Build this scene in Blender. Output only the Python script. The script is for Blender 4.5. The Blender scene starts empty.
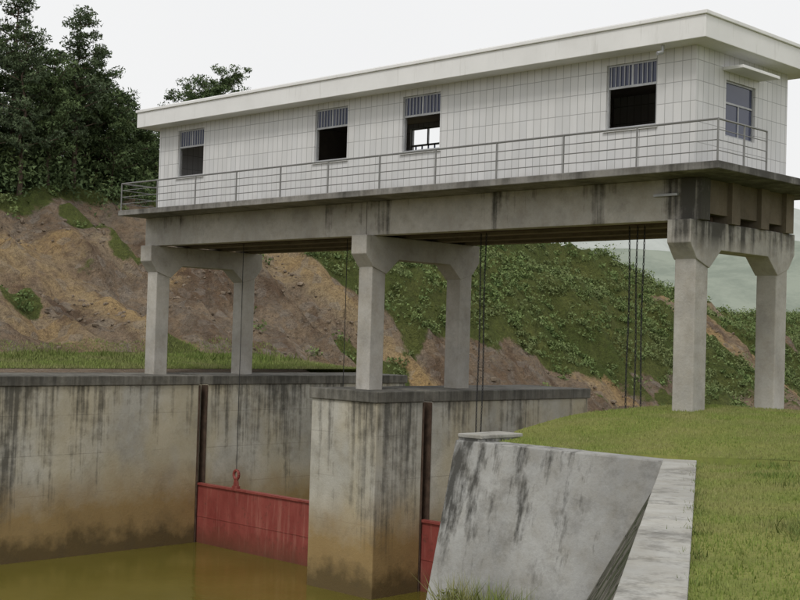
import bpy, bmesh, math, random
import numpy as np
from mathutils import Vector, Matrix, noise
random.seed(7); rng=np.random.default_rng(7)
S=bpy.context.scene
S.view_settings.view_transform='Standard'; S.view_settings.look='None'; S.view_settings.exposure=0
COL=S.collection

# ------------------------------------------------------------------ nodes
class NT:
    def __init__(s,name):
        s.m=bpy.data.materials.new(name); s.m.use_nodes=True
        s.t=s.m.node_tree; s.b=s.t.nodes['Principled BSDF']; s.out=s.t.nodes['Material Output']
    def n(s,typ,props=None,**inp):
        nd=s.t.nodes.new(typ)
        for k,v in (props or {}).items(): setattr(nd,k,v)
        for k,v in inp.items():
            key=int(k[1:]) if k[0]=='i' and k[1:].isdigit() else k
            s.set(nd.inputs[key],v)
        return nd
    def set(s,sock,v):
        if isinstance(v,bpy.types.NodeSocket): s.t.links.new(v,sock)
        elif isinstance(v,bpy.types.Node): s.t.links.new(v.outputs[0],sock)
        else:
            if isinstance(v,tuple) and len(v)==3 and sock.type=='RGBA': v=(*v,1)
            sock.default_value=v
    def math(s,op,a,b=0.0,clamp=False):
        return s.n('ShaderNodeMath',{'operation':op,'use_clamp':clamp},i0=a,i1=b).outputs[0]
    def mr(s,v,a,b,c=0.0,d=1.0):
        nd=s.n('ShaderNodeMapRange',{},i0=v,i1=a,i2=b,i3=c,i4=d); return nd.outputs[0]
    def pos(s): return s.n('ShaderNodeNewGeometry').outputs['Position']
    def noise(s,vec,scale,detail=3,rough=.55,sc=None,off=None):
        if sc or off:
            mp=s.n('ShaderNodeMapping'); s.t.links.new(vec,mp.inputs[0])
            if sc: mp.inputs['Scale'].default_value=sc
            if off: mp.inputs['Location'].default_value=off
            vec=mp.outputs[0]
        nd=s.n('ShaderNodeTexNoise'); s.t.links.new(vec,nd.inputs['Vector'])
        nd.inputs['Scale'].default_value=scale; nd.inputs['Detail'].default_value=detail; nd.inputs['Roughness'].default_value=rough
        return nd.outputs[0]
    def mix(s,f,a,b,mode='MIX'):
        nd=s.n('ShaderNodeMix',{'data_type':'RGBA','blend_type':mode})
        s.set(nd.inputs[0],f); s.set(nd.inputs[6],a); s.set(nd.inputs[7],b); return nd.outputs[2]
    def sep(s,v): return s.n('ShaderNodeSeparateXYZ',{},i0=v)
    def bump(s,h,strength=.3,dist=.05):
        nd=s.n('ShaderNodeBump'); nd.inputs['Strength'].default_value=strength; nd.inputs['Distance'].default_value=dist
        s.t.links.new(h,nd.inputs['Height']); s.t.links.new(nd.outputs[0],s.b.inputs['Normal'])
    def fin(s,col=None,rough=.8,spec=.3):
        if col is not None: s.set(s.b.inputs['Base Color'],col)
        s.set(s.b.inputs['Roughness'],rough); s.b.inputs['Specular IOR Level'].default_value=spec
        return s.m

def concrete(name,base,streak=0.8,ztop=0.0,fade=4.0,band=None,thr=(.52,.68),lines=0.0,grime=0.25,yellow=0,endstain=False):
    k=NT(name); p=k.pos(); sp=k.sep(p); z=sp.outputs[2]
    big=k.noise(p,.45,4,.6); med=k.noise(p,2.2,5,.65,off=(5,3,1)); fine=k.noise(p,14,3,.7)
    c=k.mix(k.mr(big,.35,.65),tuple(v*.76 for v in base),tuple(v*1.14 for v in base))
    c=k.mix(k.mr(med,.4,.72,0,.45),c,(base[0]*.64,base[1]*.58,base[2]*.47))
    c=k.mix(k.mr(fine,.3,.75,0,.3),c,tuple(v*.55 for v in base))
    if yellow:
        c=k.mix(k.mr(k.noise(p,.4,3,.6,sc=(1,1,.6),off=(2,8,8)),.44,.62,0,yellow),c,(.46,.39,.24))
    if lines:
        fr=k.math('FRACT',k.math('MULTIPLY',z,1/1.35)); ln=k.math('LESS_THAN',fr,.018)
        c=k.mix(k.math('MULTIPLY',ln,k.mr(big,.4,.6,0,lines)),c,(.05,.045,.035))
    if band:
        wz=k.math('ADD',k.math('ADD',z,k.math('MULTIPLY',k.math('SUBTRACT',med,.5),1.2)),k.math('MULTIPLY',k.math('SUBTRACT',big,.5),1.6))
        f=k.mr(wz,band[0],band[1],0,.92)
        c=k.mix(f,c,k.mix(big,(.24,.155,.06),(.36,.25,.10)))
        f2=k.mr(wz,-5.3,-5.9,0,.8)
        c=k.mix(f2,c,(.085,.062,.028))
    st=k.noise(p,1.0,4,.65,sc=(2.6,2.6,.10)); st2=k.noise(p,1.0,4,.65,sc=(8,8,.4),off=(3,9,2))
    clus=k.noise(p,1.0,2,.5,sc=(.4,.4,.05),off=(1.3,4.4,0))
    fd=k.mr(z,ztop-fade,ztop,.0,1.0)
    v=k.math('ADD',k.math('ADD',k.math('MULTIPLY',st,.38),k.math('MULTIPLY',st2,.17)),k.math('MULTIPLY',clus,.45))
    v=k.math('ADD',v,k.math('MULTIPLY',k.math('SUBTRACT',fd,.5),.10))
    v=k.math('ADD',v,k.math('MULTIPLY',k.math('SUBTRACT',med,.5),.16))
    if endstain:
        v=k.math('ADD',v,k.mr(sp.outputs[0],10.0,12,0,.15))
        v=k.math('ADD',v,k.mr(k.math('ABSOLUTE',k.math('SUBTRACT',sp.outputs[0],9.0)),.9,0,0,.12))
    f=k.math('MULTIPLY',k.mr(v,thr[0],thr[1]),k.math('MULTIPLY',k.mr(fd,0,.25),streak))
    c=k.mix(f,c,(.035,.034,.03))
    g=k.math('MULTIPLY',k.mr(k.noise(p,1.3,5,.75,off=(1,7,4)),.5,.7),grime)
    c=k.mix(g,c,(.06,.055,.045))
    k.bump(fine,.35,.03)
    return k.fin(c,.88,.2)

M={}
M['pier']=concrete('pier_concrete',(.49,.475,.42),.78,.1,5.4,(-3.1,-4.8),(.52,.61),.3,.22,.5)
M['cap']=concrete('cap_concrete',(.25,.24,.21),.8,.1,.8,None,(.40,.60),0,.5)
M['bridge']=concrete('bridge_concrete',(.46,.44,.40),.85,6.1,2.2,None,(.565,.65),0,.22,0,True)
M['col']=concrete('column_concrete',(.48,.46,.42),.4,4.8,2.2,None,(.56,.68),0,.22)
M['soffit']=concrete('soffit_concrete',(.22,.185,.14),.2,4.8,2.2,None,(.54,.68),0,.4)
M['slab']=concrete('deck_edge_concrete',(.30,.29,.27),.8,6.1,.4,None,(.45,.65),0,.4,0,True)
M['wing']=concrete('wing_wall_concrete',(.36,.36,.345),.85,-.5,3.0,(-4.4,-6.6),(.525,.60),0,.4)
M['coping']=concrete('coping_concrete',(.40,.395,.365),.1,0,1,None,(.5,.7),0,.75)

def flat(name,c,rough=.6,spec=.3,metal=0,var=.15,scale=3):
    k=NT(name); p=k.pos(); n=k.noise(p,scale,3,.65)
    col=k.mix(k.mr(n,.35,.7),tuple(v*(1-var) for v in c),tuple(min(1,v*(1+var*.6)) for v in c))
    k.b.inputs['Metallic'].default_value=metal
    return k.fin(col,rough,spec)
k=NT('white_fascia_paint'); p=k.pos()
c=k.mix(k.mr(k.noise(p,.8,4,.6),.35,.7),(.80,.80,.795),(.72,.72,.71))
c=k.mix(k.mr(k.noise(p,1,4,.7,sc=(5,5,.5)),.58,.75,0,.35),c,(.42,.41,.38)); M['fascia']=k.fin(c,.6,.3)
M['roof']=flat('roof_screed',(.5,.5,.48),.8)
M['rail']=flat('weathered_rail_steel',(.22,.22,.215),.5,.4,.2)
M['alu']=flat('window_frame_aluminium',(.42,.43,.44),.45,.4,.3)
M['inner']=flat('interior_plaster',(.36,.32,.29),.9)
M['chain']=flat('chain_steel',(.035,.035,.036),.6,.3,.3)
M['rust']=flat('rusty_guide_steel',(.11,.075,.055),.85,.2,.1,.4)
M['bluebar']=flat('blue_window_bars',(.10,.14,.32),.5)
M['trunk']=flat('bark',(.12,.09,.07),.95,.1,0,.4,6)
M['rock']=flat('loose_rock',(.20,.16,.12),.95,.1,0,.45,.6)

k=NT('white_wall_tiles'); p=k.pos(); sx=k.sep(p)
cv=k.n('ShaderNodeCombineXYZ',{},i0=k.math('ADD',sx.outputs[0],sx.outputs[1]),i1=sx.outputs[2],i2=0.0)
br=k.n('ShaderNodeTexBrick',{'offset':0.0,'squash':1.0},Vector=cv.outputs[0])
br.inputs['Color1'].default_value=(.68,.68,.68,1); br.inputs['Color2'].default_value=(.61,.615,.62,1); br.inputs['Mortar'].default_value=(.30,.30,.30,1)
br.inputs['Scale'].default_value=1; br.inputs['Mortar Size'].default_value=.010; br.inputs['Brick Width'].default_value=.25; br.inputs['Row Height'].default_value=.52; br.inputs['Mortar Smooth'].default_value=.3
c=k.mix(k.mr(k.noise(p,1.2,4,.7,sc=(1,1,.3)),.4,.75,0,.3),br.outputs[0],(.46,.45,.42))
c=k.mix(k.mr(k.math('ADD',sx.outputs[2],k.noise(p,1,3,.6,sc=(4,4,.4))),6.9,6.4,0,.4),c,(.35,.34,.31))
M['tile']=k.fin(c,.38,.4)

k=NT('red_gate_paint'); p=k.pos(); z=k.sep(p).outputs[2]
n=k.noise(p,1.5,5,.7,sc=(1,1,.5)); c=k.mix(k.mr(n,.35,.7),(.22,.045,.038),(.31,.08,.065))
c=k.mix(k.mr(k.noise(p,6,4,.7),.56,.75,0,.8),c,(.12,.05,.035))
c=k.mix(k.mr(k.noise(p,1,4,.7,sc=(6,6,.5)),.52,.7,0,.5),c,(.40,.18,.14))
c=k.mix(k.mr(k.math('ADD',z,k.math('MULTIPLY',n,.6)),-5.1,-6.0,0,.8),c,(.11,.055,.03))
M['red']=k.fin(c,.6,.3)

k=NT('murky_water'); p=k.pos()
k.b.inputs['IOR'].default_value=1.33
c=k.mix(k.mr(k.noise(p,.25,3),.35,.65),(.11,.095,.014),(.14,.12,.024))
k.bump(k.noise(p,1.6,3,.5,sc=(1,1.6,1)),.16,.05)
M['water']=k.fin(c,.12,.5)

k=NT('tinted_glass'); M['glass']=k.fin(k.mix(k.noise(k.pos(),1.0),(.04,.05,.10),(.07,.08,.14)),.12,.5)

k=NT('stone_masonry'); p=k.pos()
vo=k.n('ShaderNodeTexVoronoi',{'feature':'DISTANCE_TO_EDGE'},Vector=p); vo.inputs['Scale'].default_value=2.6
vc=k.n('ShaderNodeTexVoronoi',{},Vector=p); vc.inputs['Scale'].default_value=2.6
c=k.mix(k.sep(vc.outputs['Color']).outputs[0],(.09,.085,.07),(.19,.18,.15))
c=k.mix(k.mr(vo.outputs[0],.0,.06,1,0),c,(.03,.03,.022))
c=k.mix(k.mr(k.noise(p,1.2,4),.48,.62,0,.8),c,(.04,.055,.02))
k.bump(k.mr(vo.outputs[0],0,.1),.8,.08); M['stone']=k.fin(c,.95,.1)

def ground_mat(name):
    k=NT(name); p=k.pos()
    at=k.n('ShaderNodeAttribute',{'attribute_name':'veg'}).outputs['Fac']
    och=k.n('ShaderNodeAttribute',{'attribute_name':'ochre'}).outputs['Fac']
    n1=k.noise(p,.16,5,.65); n2=k.noise(p,.9,6,.75,off=(3,3,3)); n3=k.noise(p,3,5,.8)
    e=k.mix(k.mr(n1,.38,.60),(.23,.16,.105),(.35,.265,.18))
    e=k.mix(k.mr(n2,.45,.64,0,.75),e,(.21,.19,.165))
    e=k.mix(k.mr(k.noise(p,.5,5,.75,sc=(.35,1,.3),off=(9,2,2)),.50,.62,0,.7),e,(.14,.09,.06))
    oc2=k.math('ADD',och,k.math('MULTIPLY',k.math('SUBTRACT',n2,.5),2.2))
    e=k.mix(k.mr(oc2,.2,.8,0,.9),e,k.mix(k.mr(n1,.4,.6),(.56,.385,.18),(.46,.35,.21)))
    vo=k.n('ShaderNodeTexVoronoi',{},Vector=p); vo.inputs['Scale'].default_value=1.7
    e=k.mix(k.mr(k.sep(vo.outputs['Color']).outputs[0],.72,1,0,.4),e,(.38,.35,.31))
    e=k.mix(k.mr(n3,.46,.62,0,.5),e,(.10,.075,.052))
    g=k.mix(k.mr(n1,.35,.65),(.09,.125,.035),(.175,.19,.06))
    g=k.mix(k.mr(n3,.42,.62,0,.7),g,(.075,.085,.033))
    f=k.mr(k.math('ADD',at,k.math('MULTIPLY',k.math('SUBTRACT',n2,.5),1.5)),.40,.62)
    k.bump(k.noise(p,1.6,5,.8),1.0,1.0)
    return k.fin(k.mix(f,e,g),.95,.08)
M['hill']=ground_mat('hillside_earth')
k=NT('lawn_soil'); p=k.pos(); n1=k.noise(p,.5,4,.65); n3=k.noise(p,9,4,.75)
g=k.mix(k.mr(n1,.35,.65),(.14,.175,.04),(.23,.235,.07)); g=k.mix(k.mr(n3,.4,.75,0,.5),g,(.12,.11,.05))
k.bump(n3,.8,.06); M['lawn']=k.fin(g,.95,.08)
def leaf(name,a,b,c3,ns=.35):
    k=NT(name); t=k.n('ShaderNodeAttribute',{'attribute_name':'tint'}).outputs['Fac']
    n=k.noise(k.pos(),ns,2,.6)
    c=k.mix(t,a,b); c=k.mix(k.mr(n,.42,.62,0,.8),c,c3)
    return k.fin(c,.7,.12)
M['needles']=leaf('pine_needles',(.04,.06,.034),(.11,.145,.07),(.08,.11,.06))
M['bush']=leaf('bush_leaves',(.07,.115,.04),(.18,.24,.085),(.16,.19,.08),.25)
M['forest']=leaf('forest_leaves',(.04,.065,.03),(.12,.165,.065),(.09,.13,.055))
M['grass']=leaf('grass_blades',(.13,.175,.04),(.26,.31,.085),(.27,.26,.11),.7)
M['bankgrass']=leaf('bank_grass_blades',(.13,.175,.045),(.25,.30,.09),(.25,.25,.11))
M['weed']=leaf('weed_leaves',(.07,.11,.022),(.17,.225,.06),(.15,.16,.055))
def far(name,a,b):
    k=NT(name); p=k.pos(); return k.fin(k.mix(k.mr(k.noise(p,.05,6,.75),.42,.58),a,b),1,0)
M['far1']=far('ridge_vegetation_painted_haze',(.21,.24,.20),(.27,.30,.25))  # haze painted into the base colour of the nearer ridge
M['far2']=far('ridge_vegetation_painted_mist',(.38,.405,.38),(.42,.445,.42))  # far ridge colour made paler still, standing in for mist

# ------------------------------------------------------------------ helpers
def empty(name,loc=(0,0,0)):
    o=bpy.data.objects.new(name,None); COL.objects.link(o); o.location=loc; return o
def link(name,me,parent=None,mat=None):
    o=bpy.data.objects.new(name,me); COL.objects.link(o)
    if parent: o.parent=parent
    if mat:
        for m in (mat if isinstance(mat,(list,tuple)) else [mat]): me.materials.append(M[m])
    return o
def addbox(bm,x0,x1,y0,y1,z0,z1,mi=0):
    vs=[bm.verts.new(v) for v in [(x0,y0,z0),(x1,y0,z0),(x1,y1,z0),(x0,y1,z0),(x0,y0,z1),(x1,y0,z1),(x1,y1,z1),(x0,y1,z1)]]
    for f in [(0,3,2,1),(4,5,6,7),(0,1,5,4),(1,2,6,5),(2,3,7,6),(3,0,4,7)]:
        bm.faces.new([vs[i] for i in f]).material_index=mi
def prism(bm,bot,top):
    b=[bm.verts.new(v) for v in bot]; t=[bm.verts.new(v) for v in top]; n=len(b)
    bm.faces.new(b[::-1]); bm.faces.new(t)
    for i in range(n): bm.faces.new([b[i],b[(i+1)%n],t[(i+1)%n],t[i]])
def tube(bm,a,b,r,seg=6,r2=None):
    a=Vector(a);b=Vector(b);d=(b-a).normalized(); r2=r if r2 is None else r2
    u=d.orthogonal().normalized(); w=d.cross(u)
    A=[];B=[]
    for i in range(seg):
        t=2*math.pi*i/seg; o=u*math.cos(t)+w*math.sin(t)
        A.append(bm.verts.new(a+o*r)); B.append(bm.verts.new(b+o*r2))
    for i in range(seg):
        j=(i+1)%seg; bm.faces.new([A[i],A[j],B[j],B[i]])
    bm.faces.new(A[::-1]); bm.faces.new(B)
def obj(name,fn,parent=None,mat=None,bevel=0):
    bm=bmesh.new(); fn(bm); bmesh.ops.recalc_face_normals(bm,faces=bm.faces)
    me=bpy.data.meshes.new(name); bm.to_mesh(me); bm.free()
    o=link(name,me,parent,mat)
    if bevel:
        b=o.modifiers.new('bevel','BEVEL'); b.width=bevel; b.segments=2; b.limit_method='ANGLE'
    return o
def boxes(name,L,parent=None,mat=None,bevel=0):
    return obj(name,lambda bm:[addbox(bm,*b) for b in L],parent,mat,bevel)
def trimesh(name,V,tint,parent=None,mat=None):
    n=len(V)//3; me=bpy.data.meshes.new(name)
    me.vertices.add(3*n); me.vertices.foreach_set('co',V.astype(np.float32).ravel())
    me.loops.add(3*n); me.loops.foreach_set('vertex_index',np.arange(3*n,dtype=np.int32))
    me.polygons.add(n); me.polygons.foreach_set('loop_start',np.arange(0,3*n,3,dtype=np.int32))
    me.update(calc_edges=True); me.validate()
    a=me.attributes.new('tint','FLOAT','POINT'); a.data.foreach_set('value',np.repeat(tint,3).astype(np.float32))
    return link(name,me,parent,mat)
def smooth(a,b,t):
    t=max(0,min(1,(t-a)/(b-a))); return t*t*(3-2*t)

# ------------------------------------------------------------------ bridge
D=4.1; PX=[-11.5,0,11.5]; PW=1.46
br_=empty('elevated_bridge')
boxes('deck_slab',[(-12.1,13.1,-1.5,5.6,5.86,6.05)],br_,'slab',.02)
gl=[]
for y0 in (-.32,1.15,2.65,4.0):
    gl+= [(-12.0,-.015,y0,y0+.42,4.8,5.86),(.015,11.95,y0,y0+.42,4.8,5.86)]
boxes('front_girder',gl[:2],br_,'bridge',.02)
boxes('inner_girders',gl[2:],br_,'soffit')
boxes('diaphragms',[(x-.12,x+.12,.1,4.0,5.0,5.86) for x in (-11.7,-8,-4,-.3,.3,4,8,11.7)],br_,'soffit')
boxes('steel_stringers',[(-11.7,11.5,y,y+.12,4.86,4.98) for y in (.55,.85,1.85,2.2,3.3)],br_,'rust')
for i,x in enumerate(PX):
    def cap(bm,x=x):
        w=.34
        pr=[(-.62,4.22),(-.62,4.798),(D+.62,4.798),(D+.62,4.22),(D+.3,3.82),(D-.3,3.62),(D-.85,4.1),(.85,4.1),(.3,3.62),(-.3,3.82)]
        f1=[bm.verts.new((x-w,y,z)) for y,z in pr]; f2=[bm.verts.new((x+w,y,z)) for y,z in pr]
        n=len(pr); bm.faces.new(f1); bm.faces.new(f2[::-1])
        for j in range(n): bm.faces.new([f1[j],f1[(j+1)%n],f2[(j+1)%n],f2[j]])
    obj(f'cap_beam_{i+1}',cap,br_,'bridge',.02)
    boxes(f'columns_{i+1}',[(x-.3,x+.3,y-.3,y+.3,-.3,3.9) for y in (0,D)],br_,'col',.03)
boxes('drain_pipe_stub',[(10.6,11.3,-.42,-.34,5.42,5.48)],br_,'alu')

def rail(bm):
    ye=-1.42; X0,X1=-12.02,13.02
    n=11
    for i in range(n+1):
        x=X0+(X1-X0)*i/n; tube(bm,(x,ye,6.05),(x,ye,7.05),.026)
    for z,r in ((7.05,.028),(6.8,.013),(6.55,.013),(6.3,.013)):
        tube(bm,(X0,ye,z),(X1,ye,z),r); tube(bm,(X1,ye,z),(X1,.9,z),r); tube(bm,(X0,ye,z),(X0,5.5,z),r)
    for y in (-.2,.9): tube(bm,(X1,y,6.05),(X1,y,7.05),.026)
    for y in (.8,3.1,5.5): tube(bm,(X0,y,6.05),(X0,y,7.05),.026)
obj('metal_railing',rail,None,'rail')

# ------------------------------------------------------------------ gatehouse
gh=empty('gatehouse_building')
X0,X1,Y0,Y1,Z0,Z1=-11.3,11.7,-.3,4.4,6.054,9.2
WC=[-9.35,-1.8,2.22,9.76]; WW=.78; WZ0,WZ1=7.29,9.0; T=.2
def wallx(bm,ya,yb,wins):
    xs=[X0]
    for c in wins: xs+=[c-WW,c+WW]
    xs.append(X1)
    for i in range(0,len(xs),2): addbox(bm,xs[i],xs[i+1],ya,yb,Z0,Z1)
    for c in wins:
        addbox(bm,c-WW,c+WW,ya,yb,Z0,WZ0); addbox(bm,c-WW,c+WW,ya,yb,WZ1,Z1)
obj('front_wall',lambda bm:wallx(bm,Y0,Y0+T,WC),gh,'tile')
obj('rear_wall',lambda bm:wallx(bm,Y1-T,Y1,WC),gh,'tile')
boxes('left_end_wall',[(X0,X0+T,Y0+T,Y1-T,Z0,Z1)],gh,'tile')
EY0,EY1=1.15,2.65; EZ1=8.55
boxes('right_end_wall',[(X1-T,X1,Y0+T,EY0,Z0,Z1),(X1-T,X1,EY1,Y1-T,Z0,Z1),(X1-T,X1,EY0,EY1,EZ1,Z1),(X1-T,X1,EY0,EY1,Z0,WZ0-.2)],gh,'tile')
boxes('end_window_frame',[(X1-.12,X1-.06,EY0,EY0+.05,WZ0-.2,EZ1),(X1-.12,X1-.06,EY1-.05,EY1,WZ0-.2,EZ1),(X1-.12,X1-.06,EY0+.05,EY1-.05,EZ1-.05,EZ1),(X1-.12,X1-.06,EY0+.05,EY1-.05,WZ0-.2,WZ0-.15),(X1-.12,X1-.06,EY0+.05,EY1-.05,7.95,8.0),(X1-.117,X1-.063,1.87,1.92,WZ0-.15,7.95)],gh,'alu')
boxes('end_window_glass',[(X1-.10,X1-.09,EY0+.05,EY1-.05,8.0,EZ1-.05),(X1-.10,X1-.09,EY0+.05,1.87,WZ0-.15,7.95),(X1-.10,X1-.09,1.92,EY1-.05,WZ0-.15,7.95)],gh,'glass')
boxes('interior_lining',[(X0+T+.003,X1-T-.003,Y0+T+.003,Y1-T-.003,Z0,Z0+.02),(X0+T+.003,X1-T-.003,Y0+T+.003,Y1-T-.003,Z1-.06,Z1-.004)],gh,'inner')
boxes('partition_walls',[(-6,-5.85,Y0+T+.01,Y1-T-.01,Z0+.03,Z1-.07),(5.9,6.05,Y0+T+.01,Y1-T-.01,Z0+.03,Z1-.07)],gh,'inner')
boxes('window_canopy',[(X1+.003,X1+.6,.95,2.85,8.76,8.84)],gh,'fascia',.01)
def hoist(bm):
    for c in (-5.0,3.6,9.1,-2.4):
        addbox(bm,c-.45,c+.45,1.3,2.3,6.08,6.9); tube(bm,(c-.6,2.5,7.0),(c+.6,2.5,7.0),.28,12)
obj('hoist_machines',hoist,gh,'chain')
O=.62
def roof(bm):
    addbox(bm,X0-O,X1+O,Y0-O,Y1+O,9.2,9.76)
    addbox(bm,X0-O-.05,X1+O+.05,Y0-O-.05,Y1+O+.05,9.76,9.86)
obj('roof_slab',roof,gh,'fascia',.015)
boxes('roof_top',[(X0+.6,X1-.1,Y0-.25,Y1+.3,9.86,10.0)],gh,'fascia')
for side,(ya,sgn) in enumerate(((Y0,1),(Y1-T,1))):
    def frames(bm,ya=ya):
        a,b=ya+.06,ya+.12
        for c in WC:
            l,r=c-WW,c+WW
            for q in [(l,l+.05,a,b,WZ0,WZ1),(r-.05,r,a,b,WZ0,WZ1),(l+.05,r-.05,a,b,WZ0,WZ0+.05),(l+.05,r-.05,a,b,WZ1-.05,WZ1),(l+.05,r-.05,a,b,8.36,8.42),(c-.03,c+.03,a+.003,b-.003,8.42,WZ1-.05)]: addbox(bm,*q)
    obj(('front' if side==0 else 'rear')+'_window_frames',frames,gh,'alu')
def panes(bm):
    for c in WC:
        addbox(bm,c-WW+.05,c-.03,Y0+.08,Y0+.09,8.42,WZ1-.05); addbox(bm,c+.03,c+WW-.05,Y0+.08,Y0+.09,8.42,WZ1-.05)
obj('transom_glass',panes,gh,'glass')
def bars(bm):
    for c in WC:
        x=c-WW+.12
        while x<c+WW-.08:
            if abs(x-c)>.06: addbox(bm,x-.010,x+.010,Y0+.045,Y0+.057,8.42,WZ1-.05)
            x+=.14
obj('transom_bars',bars,gh,'alu')
def rbars(bm):
    for c in WC:
        x=c-WW+.2
        while x<c+WW-.08:
            addbox(bm,x-.02,x+.02,Y1-T+.07,Y1-T+.11,WZ0+.05,8.36); x+=.3
        addbox(bm,c-WW+.05,c+WW-.05,Y1-T+.06,Y1-T+.12,7.75,7.8)
obj('rear_window_bars',rbars,gh,'bluebar')
def sills(bm):
    for c in WC: addbox(bm,c-WW-.06,c+WW+.06,Y0-.06,Y0-.003,WZ0-.07,WZ0-.003)
obj('window_sills',sills,gh,'fascia')
def jars(bm):
    tube(bm,(11.0,-.75,9.2),(11.0,-.75,9.02),.04,8); tube(bm,(11.0,-.75,9.02),(10.93,-.9,8.97),.05,8)
obj('wall_lamp',jars,gh,'alu')

# ------------------------------------------------------------------ piers
def slotted(name,xa,xb,ya,yb,faces,zb=-9):
    g=empty(name)
    s0,s1=.95,1.35
    xi0=xa+.35 if 'L' in faces else xa+.001; xi1=xb-.35 if 'R' in faces else xb-.001
    boxes('body',[(xa,xb,ya,s0,zb,-.34),(xa,xb,s1,yb,zb,-.34),(xi0,xi1,s0,s1,zb,-.34)],g,'pier',.03)
    o=.07
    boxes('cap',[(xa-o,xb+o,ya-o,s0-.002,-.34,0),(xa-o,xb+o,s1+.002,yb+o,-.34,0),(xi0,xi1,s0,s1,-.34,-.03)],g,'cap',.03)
    gd=[]
    if 'R' in faces: gd+=[(xb-.30,xb+.02,s0+.003,s0+.05,zb,-.36),(xb-.30,xb+.02,s1-.05,s1-.003,zb,-.36)]
    if 'L' in faces: gd+=[(xa-.02,xa+.30,s0+.003,s0+.05,zb,-.36),(xa-.02,xa+.30,s1-.05,s1-.003,zb,-.36)]
    boxes('gate_guides',gd,g,'rust')
    return g
slotted('concrete_pier',-PW,PW,-1.07,9.55,'LR')
slotted('abutment_wall',-12.95,-10.04,-16,12,'R')
g=empty('abutment_wall.001')
boxes('body',[(10.04,12.9,-1.07,9.5,-9,-.25),(10.042,10.72,-7.0,-1.07,-9,-.50)],g,'wing')
boxes('edge_coping',[(10.03,10.73,-7.02,-5.6,-.498,-.41)],g,'coping',.02)

def gate(name,xa,xb,lugs):
    g=empty(name)
    boxes('skin_plate',[(xa,xb,1.06,1.10,-8.5,-4.0)],g,'red')
    boxes('flanges',[(xa,xb,1.0,1.24,-4.06,-3.995),(xa,xb,1.045,1.06,-5.22,-5.19),(xa,xa+.08,1.03,1.06,-8.5,-4.06),(xb-.08,xb,1.03,1.06,-8.5,-4.06)]+[(xa,xb,1.10,1.22,z,z+.08) for z in (-4.8,-5.6)],g,'red')
    def lg(bm):
        for c in lugs:
            addbox(bm,c-.14,c+.14,1.06,1.22,-3.995,-3.9)
            prism(bm,[(c-.12,1.1,-3.9),(c+.12,1.1,-3.9),(c+.12,1.18,-3.9),(c-.12,1.18,-3.9)],[(c-.07,1.1,-3.62),(c+.07,1.1,-3.62),(c+.07,1.18,-3.62),(c-.07,1.18,-3.62)])
            n=14
            for i in range(n):
                t0,t1=2*math.pi*i/n,2*math.pi*(i+1)/n
                tube(bm,(c+.14*math.cos(t0),1.14,-3.5+.16*math.sin(t0)),(c+.14*math.cos(t1),1.14,-3.5+.16*math.sin(t1)),.055,6)
    obj('lifting_lugs',lg,g,'red')
gate('sluice_gate',-10.3,-1.2,(-7.9,-2.4)); gate('sluice_gate.001',1.2,10.3,(3.6,9.1))

def linkring(bm,c,L,w,r,rot):
    pts=[]
    for i in range(8):
        t=2*math.pi*(i+.5)/8; dx=w*math.cos(t); dz=L*math.sin(t)
        pts.append(Vector((c[0]+(0 if rot else dx),c[1]+(dx if rot else 0),c[2]+dz)))
    for i in range(8): tube(bm,pts[i],pts[(i+1)%8],r,4)
for nm,x,dbl in (('hoist_chain',-7.9,0),('hoist_chain.001',-2.4,0),('hoist_chain.002',3.6,1),('hoist_chain.003',9.1,2)):
    def ch(bm,x=x,dbl=dbl):
        offs=[0] if dbl==0 else ([-.09,.09] if dbl==1 else [-.25,0,.2])
        for o in offs:
            if dbl==0:
                tube(bm,(x,1.14,-3.4),(x,1.14,5.9),.012,6); continue
            z=-3.4; i=0
            while z<5.9:
                linkring(bm,(x+o+.02*math.sin(z*1.3+o*9),1.14,z),.06,.022,.010,i%2); z+=.095; i+=1
    obj(nm,ch,None,'chain')

# right bank transverse wall and wing wall
ww=empty('wing_wall')
def tw(bm):
    prism(bm,[(10.04,-8.9,-8),(17,-8.9,-8),(17,-6.5,-8),(10.04,-6.5,-8)],[(10.04,-7.1,-.55),(15.6,-7.1,-.55),(15.6,-6.5,-.55),(10.04,-6.5,-.55)])
obj('battered_face',tw,ww,'wing',.03)
A=Vector((15.37,-7.1,0)); B=Vector((22.66,-19.18,0)); d=(B-A).normalized(); B2=B+d*7
nc=Vector((-d.y,d.x,0)); nc=nc if nc.x<0 else -nc   # towards channel
R0=Vector((15.69,-6.53,0)); R2=B2-nc*.58
def wg(bm):
    zt,zb=-.66,-8; off=(zt-zb)*.55
    bot=[A+nc*(-.05+off),B2+nc*off,R2,R0]; top=[A-nc*.06,B2-nc*.06,R2+nc*.03,R0+nc*.03]
    prism(bm,[Vector((v.x,v.y,zb)) for v in bot],[Vector((v.x,v.y,zt)) for v in top])
obj('stone_batter',wg,ww,'stone')
def cp(bm):
    n=9
    L=(B2-A).length
    for i in range(n):
        a=L*i/n+ (.012 if i else 0); b=L*(i+1)/n
        p0,p1=A+d*a,A+d*b; q0,q1=p0-nc*.62,p1-nc*.62
        dz=random.uniform(-.012,.012)
        prism(bm,[Vector((v.x,v.y,-.655)) for v in (p0,p1,q1,q0)],[Vector((v.x,v.y,-.5+dz)) for v in (p0,p1,q1,q0)])
obj('coping',cp,ww,'coping',.015)

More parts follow.
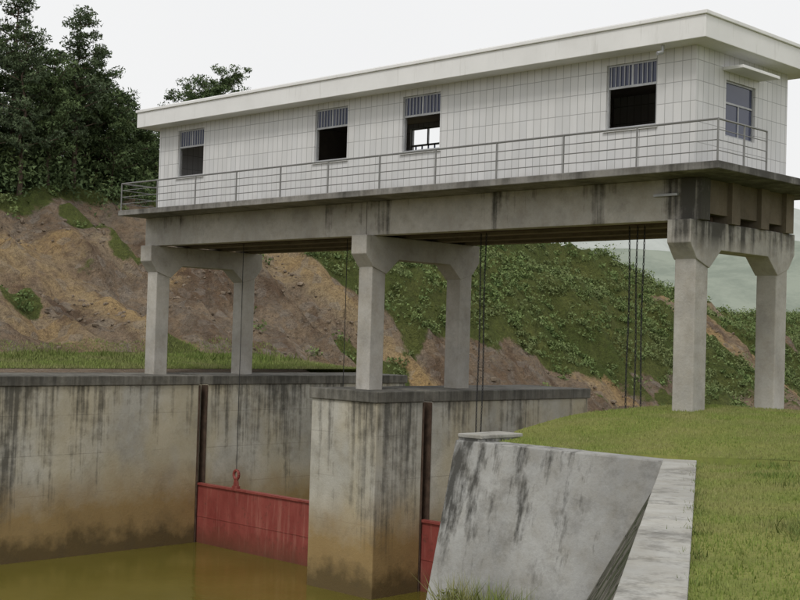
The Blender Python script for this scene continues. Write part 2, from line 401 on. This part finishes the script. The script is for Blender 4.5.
# ------------------------------------------------------------------ terrain
def interp(K,y):
    for (a,ha),(b,hb) in zip(K,K[1:]):
        if y<=b:
            t=max(0,min(1,(y-a)/(b-a))); return ha+(hb-ha)*t
    return K[-1][1]
CK=[(-80,7),(-10,8),(14,9.6),(25,12.3),(40,13.5),(63,10.5),(91,5.0),(125,5.5),(160,8),(260,10)]
def crest(y): return interp(CK,y)
def hill(x,y):
    t=smooth(12,28,y); xf=-(20.5*(1-t)+14*t); zf=.15*(1-t)-7.5*t
    xc=-40+3*noise.noise(Vector((0,y*.06,3)))
    hc=crest(y)
    nz=noise.noise(Vector((x*.12,y*.12,0)))*1.3+noise.noise(Vector((x*.4,y*.4,5)))*.8+noise.noise(Vector((x*1.1,y*1.1,9)))*.42
    gul=abs(noise.noise(Vector((x*.05,y*.28,2))))*2.2+abs(noise.noise(Vector((x*.1,y*.8,12))))*.9
    if x>xf: 
        e=smooth(-13.5,-20,x)
        return zf+.12*(x-xf)*t*-1+ .35*e*(1-t)+nz*.08*e
    s=(xf-x)/(xf-xc)
    if s<1:
        prof=s+.04*math.sin(s*12.6)
        return zf+.35*(1-t)*(1-s)+(hc-zf)*prof+(nz-gul+.5)*smooth(0,.15,s)*(1-.5*smooth(.85,1,s))
    g=.26*(1-smooth(12,24,y))+.12*smooth(12,24,y)*(1-smooth(42,75,y))-.06*smooth(42,75,y)
    return hc+min((xc-x),70)*g+nz*.9-.4
def veg(x,y,z):
    n=noise.noise(Vector((x*.09,y*.09,7)))*2.4+noise.noise(Vector((x*.3,y*.3,17)))*2.4
    zg=np.interp(y,[-50,14,20,25,31,38,50,62,90,130],[7.6,8.4,9.5,5.8,2.8,1.0,-1.8,-2.8,-3.2,-4.5])
    v=smooth(-.9,.9,z-zg+n)
    for yc,w in ((70,1.8),(86,2.2)):
        q=y+.3*(z-5)
        if abs(q-yc)<w and z<6: v*=.1
    v=max(v,.9*smooth(.28,.43,noise.noise(Vector((x*.22,y*.22,31)))))
    if x>-20.5 and y<18: v=1
    return v
def ochre(x,y,z):
    o=0
    q=y+.55*(z-2)+1.2*noise.noise(Vector((x*.3,y*.3,77)))
    o=max(o,1.1-abs(q-25.5)/2.0) if z<7.5 else 0
    o=max(o,(1-abs(y+.4*z-8)/2.4)*.9 if z<5 else 0)
    o=max(o,1-abs(y+.3*(z-5)-72)/2.5) if y>60 else o
    o=max(o,.7*smooth(.05,.4,noise.noise(Vector((x*.14,y*.14,55)))))
    return max(0,min(1,o))
def loft(name,rows,mat,hf,vf=None,of=None):
    ny,nx=len(rows),len(rows[0]); V=[];vg=[];oc=[]
    for r in rows:
        for (x,y) in r:
            z=hf(x,y); V.append((x,y,z)); vg.append(vf(x,y,z) if vf else 1); oc.append(of(x,y,z) if of else 0)
    F=[(j*nx+i,j*nx+i+1,(j+1)*nx+i+1,(j+1)*nx+i) for j in range(ny-1) for i in range(nx-1)]
    me=bpy.data.meshes.new(name); me.from_pydata(V,[],F); me.update()
    for p in me.polygons: p.use_smooth=True
    if me.polygons[0].normal.z<0: me.flip_normals()
    a=me.attributes.new('veg','FLOAT','POINT'); a.data.foreach_set('value',np.array(vg,dtype=np.float32))
    a=me.attributes.new('ochre','FLOAT','POINT'); a.data.foreach_set('value',np.array(oc,dtype=np.float32))
    return link(name,me,None,mat)
ys=list(np.arange(-60,-8,3.0))+list(np.arange(-8,110,.45))+list(np.arange(110,300,4.0))
xs=[-12.93,-13.3,-14,-15]+list(-np.arange(16,48,.4))+list(-np.arange(48,170,4.0))
loft('hillside',[[(x,y) for x in xs] for y in ys],'hill',hill,veg,ochre)

def wedge(y): return 15.5+(-6.53-y)*.610
def rb(x,y):
    w=wedge(min(y,-6.53))
    a=-.56+.5*smooth(-6.7,-2.0,y)+.1*smooth(-3,1,y)
    b=-.56+.45*smooth(.3,6,x-w)
    base=max(a,b)
    nz=noise.noise(Vector((x*.35,y*.35,1)))*.07
    e=smooth(0,1.5,x-10.1) if y>-6.55 else smooth(0,1.2,x-w)
    if y>-6.6: e=max(0,min(e,smooth(-6.6,-5.8,y)+smooth(0,1.2,x-15.5)))
    z=base+nz*e
    if y>3: z-= .42*(y-3)
    return max(z,-8.5)
def ledge(y): return 10.06+.62*smooth(-5.0,-6.0,y)
def bank_rows():
    rows=[]
    ex=(list(np.linspace(0,10,34))+[14,20,35,60,120])
    for y in list(np.arange(-45,-6.7,.4))+[-6.62]:
        e=wedge(y)-.05; rows.append([(e+s,y) for s in ex])
    for y in [-6.6]+list(np.arange(-6.3,24,.3)):
        rows.append([(ledge(y)+s,y) for s in ex])
    return rows
loft('riverbank_lawn',bank_rows(),'lawn',rb)

def plane(name,x0,x1,y0,y1,z,mat):
    me=bpy.data.meshes.new(name); me.from_pydata([(x0,y0,z),(x1,y0,z),(x1,y1,z),(x0,y1,z)],[],[(0,1,2,3)]); return link(name,me,None,mat)
plane('ground',-4000,4000,-4000,4000,-8.2,'hill')
plane('water',-30,120,-120,150,-6.2,'water')

def ridge(name,c,L,Wd,H,mat,seed,prof):
    hx=Vector((-.70,.714,0)).normalized(); rx=Vector((.714,.70,0)).normalized()
    V=[];F=[];nx,ny=120,30
    for j in range(ny+1):
        for i in range(nx+1):
            u=i/nx; v=j/ny
            P=hx*(c+v*Wd)+rx*(L[0]+(L[1]-L[0])*u)+Vector((29,-28,0))
            hh=H*prof(u)*math.sin(math.pi*min(1,v*.9+.02))**.8
            hh*=1+.25*noise.noise(Vector((P.x*.008,P.y*.008,seed)))+.12*noise.noise(Vector((P.x*.04,P.y*.04,seed)))
            V.append((P.x,P.y,hh-8))
    for j in range(ny):
        for i in range(nx):
            a=j*(nx+1)+i; F.append((a,a+1,a+nx+2,a+nx+1))
    me=bpy.data.meshes.new(name); me.from_pydata(V,[],F)
    for p in me.polygons:p.use_smooth=True
    link(name,me,None,mat)
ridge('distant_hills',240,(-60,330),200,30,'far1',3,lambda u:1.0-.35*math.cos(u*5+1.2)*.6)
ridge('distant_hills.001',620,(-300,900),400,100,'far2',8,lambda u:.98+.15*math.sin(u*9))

# small loose stones on the cut slope
Rk=random.Random(5)
def rocks(bm):
    n=0
    while n<1100:
        y=Rk.uniform(-8,75); x=Rk.uniform(-39,-16); z=hill(x,y)
        if z<-5 or veg(x,y,z)>.4 or (x>-20.5 and y<18): continue
        if noise.noise(Vector((x*.25,y*.25,40)))<.02: continue
        r=Rk.uniform(.05,.15)*(1+.9*(Rk.random()<.05)); c=Vector((x,y,z))
        m=bmesh.ops.create_icosphere(bm,subdivisions=1,radius=r,matrix=Matrix.Translation(c)@Matrix.Rotation(Rk.random()*6,4,'Z')@Matrix.Diagonal((1,Rk.uniform(.5,1),Rk.uniform(.5,.8),1)))
        for v in m['verts']: v.co+=(v.co-c)*Rk.uniform(-.3,.35)
        n+=1
obj('hillside_stones',rocks,None,'rock')

# ------------------------------------------------------------------ foliage
def cloud(cs,rs,n,size,flatz=.8,elong=1.0):
    K=len(cs); c=np.repeat(cs,n,0); r=np.repeat(rs,n)[:,None]
    d=rng.normal(size=(K*n,3)); d/=np.linalg.norm(d,axis=1)[:,None]
    rad=rng.random((K*n,1))**.45
    off=d*rad*r*np.array([1,1,flatz])
    p=c+off
    s=size*(.6+.8*rng.random((K*n,1)))
    a=rng.normal(size=(K*n,3)); a/=np.linalg.norm(a,axis=1)[:,None]
    b=rng.normal(size=(K*n,3)); b/=np.linalg.norm(b,axis=1)[:,None]
    V=np.stack([p-a*s*.5*elong,p+a*s*.5*elong,p+b*s*.6],1).reshape(-1,3)
    kt=np.repeat(rng.random(K),n)
    t=np.clip(.25+.45*off[:,2]/(r[:,0]*flatz+1e-6)+.35*kt+.15*rng.random(K*n),0,1)  # top light painted in: leaves lighter towards each clump's top, plus random variation
    return V,t
cs=[];rs=[];tries=0
while len(cs)<8500 and tries<90000:
    tries+=1
    y=random.uniform(16,150) if random.random()<.92 else random.uniform(-20,20); x=random.uniform(-58,-15); 
    z=hill(x,y); v=veg(x,y,z)
    if z<-5.5 or x>-21 and y<20: continue
    if random.random()<v**2+.02:
        r=random.uniform(.25,.75)*(1+1.1*(random.random()<.12)); cs.append((x,y,z+r*.25)); rs.append(r)
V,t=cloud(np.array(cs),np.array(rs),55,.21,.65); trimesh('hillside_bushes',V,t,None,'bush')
cs=[];rs=[]
for i in range(1050):
    y=random.uniform(-25,22); x=random.uniform(-62,-38.0); z=hill(x,y)
    r=random.uniform(.8,2.1)*(1-.5*smooth(15,21,y)); lift=random.random()**2*3.2*(1-smooth(13,19,y))*smooth(-39,-42,x)
    cs.append((x,y,z+r*.6+lift)); rs.append(r)
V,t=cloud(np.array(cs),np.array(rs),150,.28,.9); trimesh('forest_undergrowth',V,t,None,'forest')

def tree(name,x,y,H,spread,kind,seed):
    R=random.Random(seed); z0=hill(x,y)-.3
    g=empty(name,(x,y,z0))
    bm=bmesh.new(); pts=[Vector((0,0,0))]; n=8
    for i in range(1,n+1): pts.append(Vector((R.uniform(-.25,.25)*i*.25,R.uniform(-.25,.25)*i*.25,H*.97*i/n)))
    r0=H*.016
    for i in range(n): tube(bm,pts[i],pts[i+1],r0*(1-i/n*.9),8,r0*(1-(i+1)/n*.9))
    C=[];Rr=[]
    nl=int(32*(H/10)**.5)+ (8 if kind=='broad' else 0)
    for i in range(nl):
        f=.26+.72*(i+R.random()*.8)/nl
        k=min(n-1,int(f*n)); base=pts[k].lerp(pts[k+1],f*n-k)
        ang=i*2.4+R.uniform(-.6,.6)
        if kind=='pine': L=spread*(1.08-f)**.7*R.uniform(.45,1.2); up=R.uniform(.05,.5)
        else: L=spread*math.sin(min(1,max(.1,f*1.05-.12))*math.pi*.93)**.6*R.uniform(.6,1.1); up=R.uniform(.2,.8)
        tip=base+Vector((math.cos(ang),math.sin(ang),up)).normalized()*max(L,.5)
        tube(bm,base,tip,.05*H/10,5,.015)
        m=max(2,int(L/.5))
        for j in range(m):
            q=base.lerp(tip,.35+.67*j/max(1,m-1)); 
            C.append((q.x+R.uniform(-.3,.3),q.y+R.uniform(-.3,.3),q.z+R.uniform(-.1,.3))); Rr.append(R.uniform(.32,.72))
    bmesh.ops.recalc_face_normals(bm,faces=bm.faces)
    me=bpy.data.meshes.new('trunk_and_limbs'); bm.to_mesh(me); bm.free(); link('trunk_and_limbs',me,g,'trunk')
    V,t=cloud(np.array(C),np.array(Rr),80,.17,.6,1.4)
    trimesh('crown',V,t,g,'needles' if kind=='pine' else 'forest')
T_=[(-39.6,13.2,11.2,3.0,'pine'),(-41.8,16.2,10.0,2.8,'pine'),(-43,18.8,7.0,2.4,'pine'),(-44.5,21.5,4.2,1.9,'pine'),(-43,11,12.5,3.2,'pine'),
    (-47,15,9,3,'broad'),(-38.8,9.2,10,2.8,'pine'),(-40.5,6.5,12,3.2,'pine'),(-42,2.5,11,3,'pine'),(-46,7,13,3.3,'pine'),(-40,-2,10.5,3,'pine'),
    (-51,33.2,8.4,2.9,'broad'),(-52.5,31.6,7.0,2.3,'broad'),(-41.5,19.6,4.4,2.2,'broad'),(-40.3,16.4,6,2.4,'broad'),
    (-39.4,11.4,7.5,2.6,'broad'),(-41,14.2,8.0,2.8,'broad'),(-45,18,7,2.6,'broad'),(-44,9,9,3,'broad'),(-50,19.5,7,2.6,'broad')]
for i,(x,y,H,sp,kd) in enumerate(T_):
    tree('pine_tree' if kd=='pine' else 'broadleaf_tree',x,y,H,sp,kd,100+i)

def blades(name,P,hmin,hmax,w,mat,lean=.5):
    n=len(P); h=(hmin+(hmax-hmin)*rng.random(n)**1.5)[:,None]
    a=rng.random(n)*6.283; d=np.stack([np.cos(a),np.sin(a),np.zeros(n)],1)
    b=rng.random(n)*6.283; l=np.stack([np.cos(b),np.sin(b),np.zeros(n)],1)*lean*h*rng.random((n,1))
    ww_=w*(.6+.8*rng.random((n,1)))
    tip=P+l; tip[:,2:]+=h
    V=np.stack([P-d*ww_,P+d*ww_,tip],1).reshape(-1,3)
    trimesh(name,V,rng.random(n),None,mat)
P=[]
while len(P)<210000:
    x=random.uniform(10.1,31); y=random.uniform(-21,4.5)
    if y<-6.55:
        if x<wedge(y)+.08+.16*noise.noise(Vector((x*3,y*3,4))): continue
    elif x<ledge(y)+.04: continue
    if x>22 and y>-12 and random.random()<.6: continue
    P.append((x,y,rb(x,y)-.01))
blades('lawn_grass',np.array(P),.02,.08,.010,'grass')
P=[]
for i in range(50000):
    y=random.uniform(-14,14); x=random.uniform(-21.5,-13.05); 
    P.append((x,y,hill(x,y)-.02))
blades('bank_grass',np.array(P),.03,.17,.022,'bankgrass')
def tufts(name,L,n,h,w,mat,spread=.25,lean=.9):
    Q=[]
    for (x,y,z,s) in L:
        for i in range(int(n*s)):
            Q.append((x+random.gauss(0,spread*s),y+random.gauss(0,spread*s),z))
    blades(name,np.array(Q),h*.4,h,w,mat,lean)
L=[]
for i in range(55):
    y=random.uniform(-19,-5); x=wedge(y)+random.uniform(1.4,3.4); L.append((x,y,rb(x,y),random.uniform(.3,1.1)))
for i in range(26):
    y=random.uniform(-18,-7.5); x=wedge(y)+.22; L.append((x,y,rb(x,y)-.02,random.uniform(.2,.4)))
tufts('lawn_weeds',L,60,.15,.010,'weed')
L=[(random.uniform(-20.5,-17.5),random.uniform(-8,12),.3,random.uniform(.6,1.6)) for i in range(40)]
tufts('bank_weeds',L,70,.55,.03,'weed',.4)
L=[(12.2+random.uniform(-1.1,1.1),-8.25+random.uniform(-.2,.1),-4.05,random.uniform(.5,1.3)) for i in range(16)]
tufts('wall_foot_weeds',L,70,1.0,.014,'grass',.22,1.0)
cs=[];rs=[]
for i in range(16):
    cs.append((12.2+random.uniform(-1.3,1.6),-8.3,-4.1+random.uniform(0,.4))); rs.append(random.uniform(.15,.35))
V,t=cloud(np.array(cs),np.array(rs),90,.09,.9); trimesh('wall_foot_shrub',V,t,None,'weed')
def mound(bm):
    for i in range(26):
        r=random.uniform(.25,.6); c=Vector((random.uniform(10.8,15),random.uniform(-9.3,-7.9),random.uniform(-4.9,-4.35)))
        m=bmesh.ops.create_icosphere(bm,subdivisions=2,radius=r,matrix=Matrix.Translation(c))
        for v in m['verts']:
            v.co+= (v.co-c)*.35*noise.noise(v.co*2.5)
    prism(bm,[(10.6,-10.5,-8),(16,-10.5,-8),(16,-7.6,-8),(10.6,-7.6,-8)],[(10.9,-9.5,-4.7),(15.6,-9.5,-4.6),(15.6,-7.7,-4.4),(10.9,-7.7,-4.5)])
obj('rubble_mound',mound,None,'stone')
cs=[];rs=[]
for i in range(60):
    x=random.uniform(17.2,22); y=random.uniform(-6,4); cs.append((x,y,rb(x,y)+.2)); rs.append(random.uniform(.2,.45))
V,t=cloud(np.array(cs),np.array(rs),140,.1,.9); trimesh('lawn_shrubs',V,t,None,'weed')

# ------------------------------------------------------------------ light, sky, camera
az=Vector((.35,-.75,0)).normalized(); el=math.radians(52)
sd=Vector((az.x*math.cos(el),az.y*math.cos(el),math.sin(el)))
su=bpy.data.lights.new('sun','SUN'); su.energy=1.3; su.angle=math.radians(14); su.color=(1,.97,.92)
so=bpy.data.objects.new('sun',su); COL.objects.link(so); so.rotation_euler=sd.to_track_quat('Z','Y').to_euler()
w=bpy.data.worlds.new('World'); S.world=w; w.use_nodes=True; nt=w.node_tree; bg=nt.nodes['Background']
sk=nt.nodes.new('ShaderNodeTexSky'); sk.sky_type='NISHITA'; sk.sun_disc=False; sk.sun_elevation=el; sk.sun_rotation=math.atan2(sd.x,sd.y)
sk.dust_density=5; sk.air_density=1.5
tc=nt.nodes.new('ShaderNodeTexCoord'); nz=nt.nodes.new('ShaderNodeTexNoise'); nz.inputs['Scale'].default_value=1.6; nz.inputs['Detail'].default_value=5
nt.links.new(tc.outputs['Generated'],nz.inputs['Vector'])
cr=nt.nodes.new('ShaderNodeMix'); cr.data_type='RGBA'; cr.inputs[6].default_value=(8.9,8.9,8.95,1); cr.inputs[7].default_value=(9.7,9.7,9.7,1)
nt.links.new(nz.outputs[0],cr.inputs[0])
mx=nt.nodes.new('ShaderNodeMix'); mx.data_type='RGBA'; mx.inputs[0].default_value=.94
nt.links.new(sk.outputs[0],mx.inputs[6]); nt.links.new(cr.outputs[2],mx.inputs[7]); nt.links.new(mx.outputs[2],bg.inputs[0])
bg.inputs[1].default_value=.1

cam=bpy.data.cameras.new('camera'); co=bpy.data.objects.new('camera',cam); COL.objects.link(co); S.camera=co
cam.sensor_width=36; cam.lens=1290/800*36; cam.clip_end=9000
h=Vector((-.70,.714,0)).normalized(); r=Vector((.714,.70,0)).normalized(); Z=Vector((0,0,1))
pt=math.atan(36/1290); f=h*math.cos(pt)+Z*math.sin(pt); u=Z*math.cos(pt)-h*math.sin(pt)
ro=math.radians(1.64); cr_=r*math.cos(ro)+u*math.sin(ro); cu=u*math.cos(ro)-r*math.sin(ro)
m=Matrix.Identity(4)
for i in range(3): m[i][0]=cr_[i]; m[i][1]=cu[i]; m[i][2]=-f[i]; m[i][3]=(29.0,-28.3,1.69)[i]
co.matrix_world=m
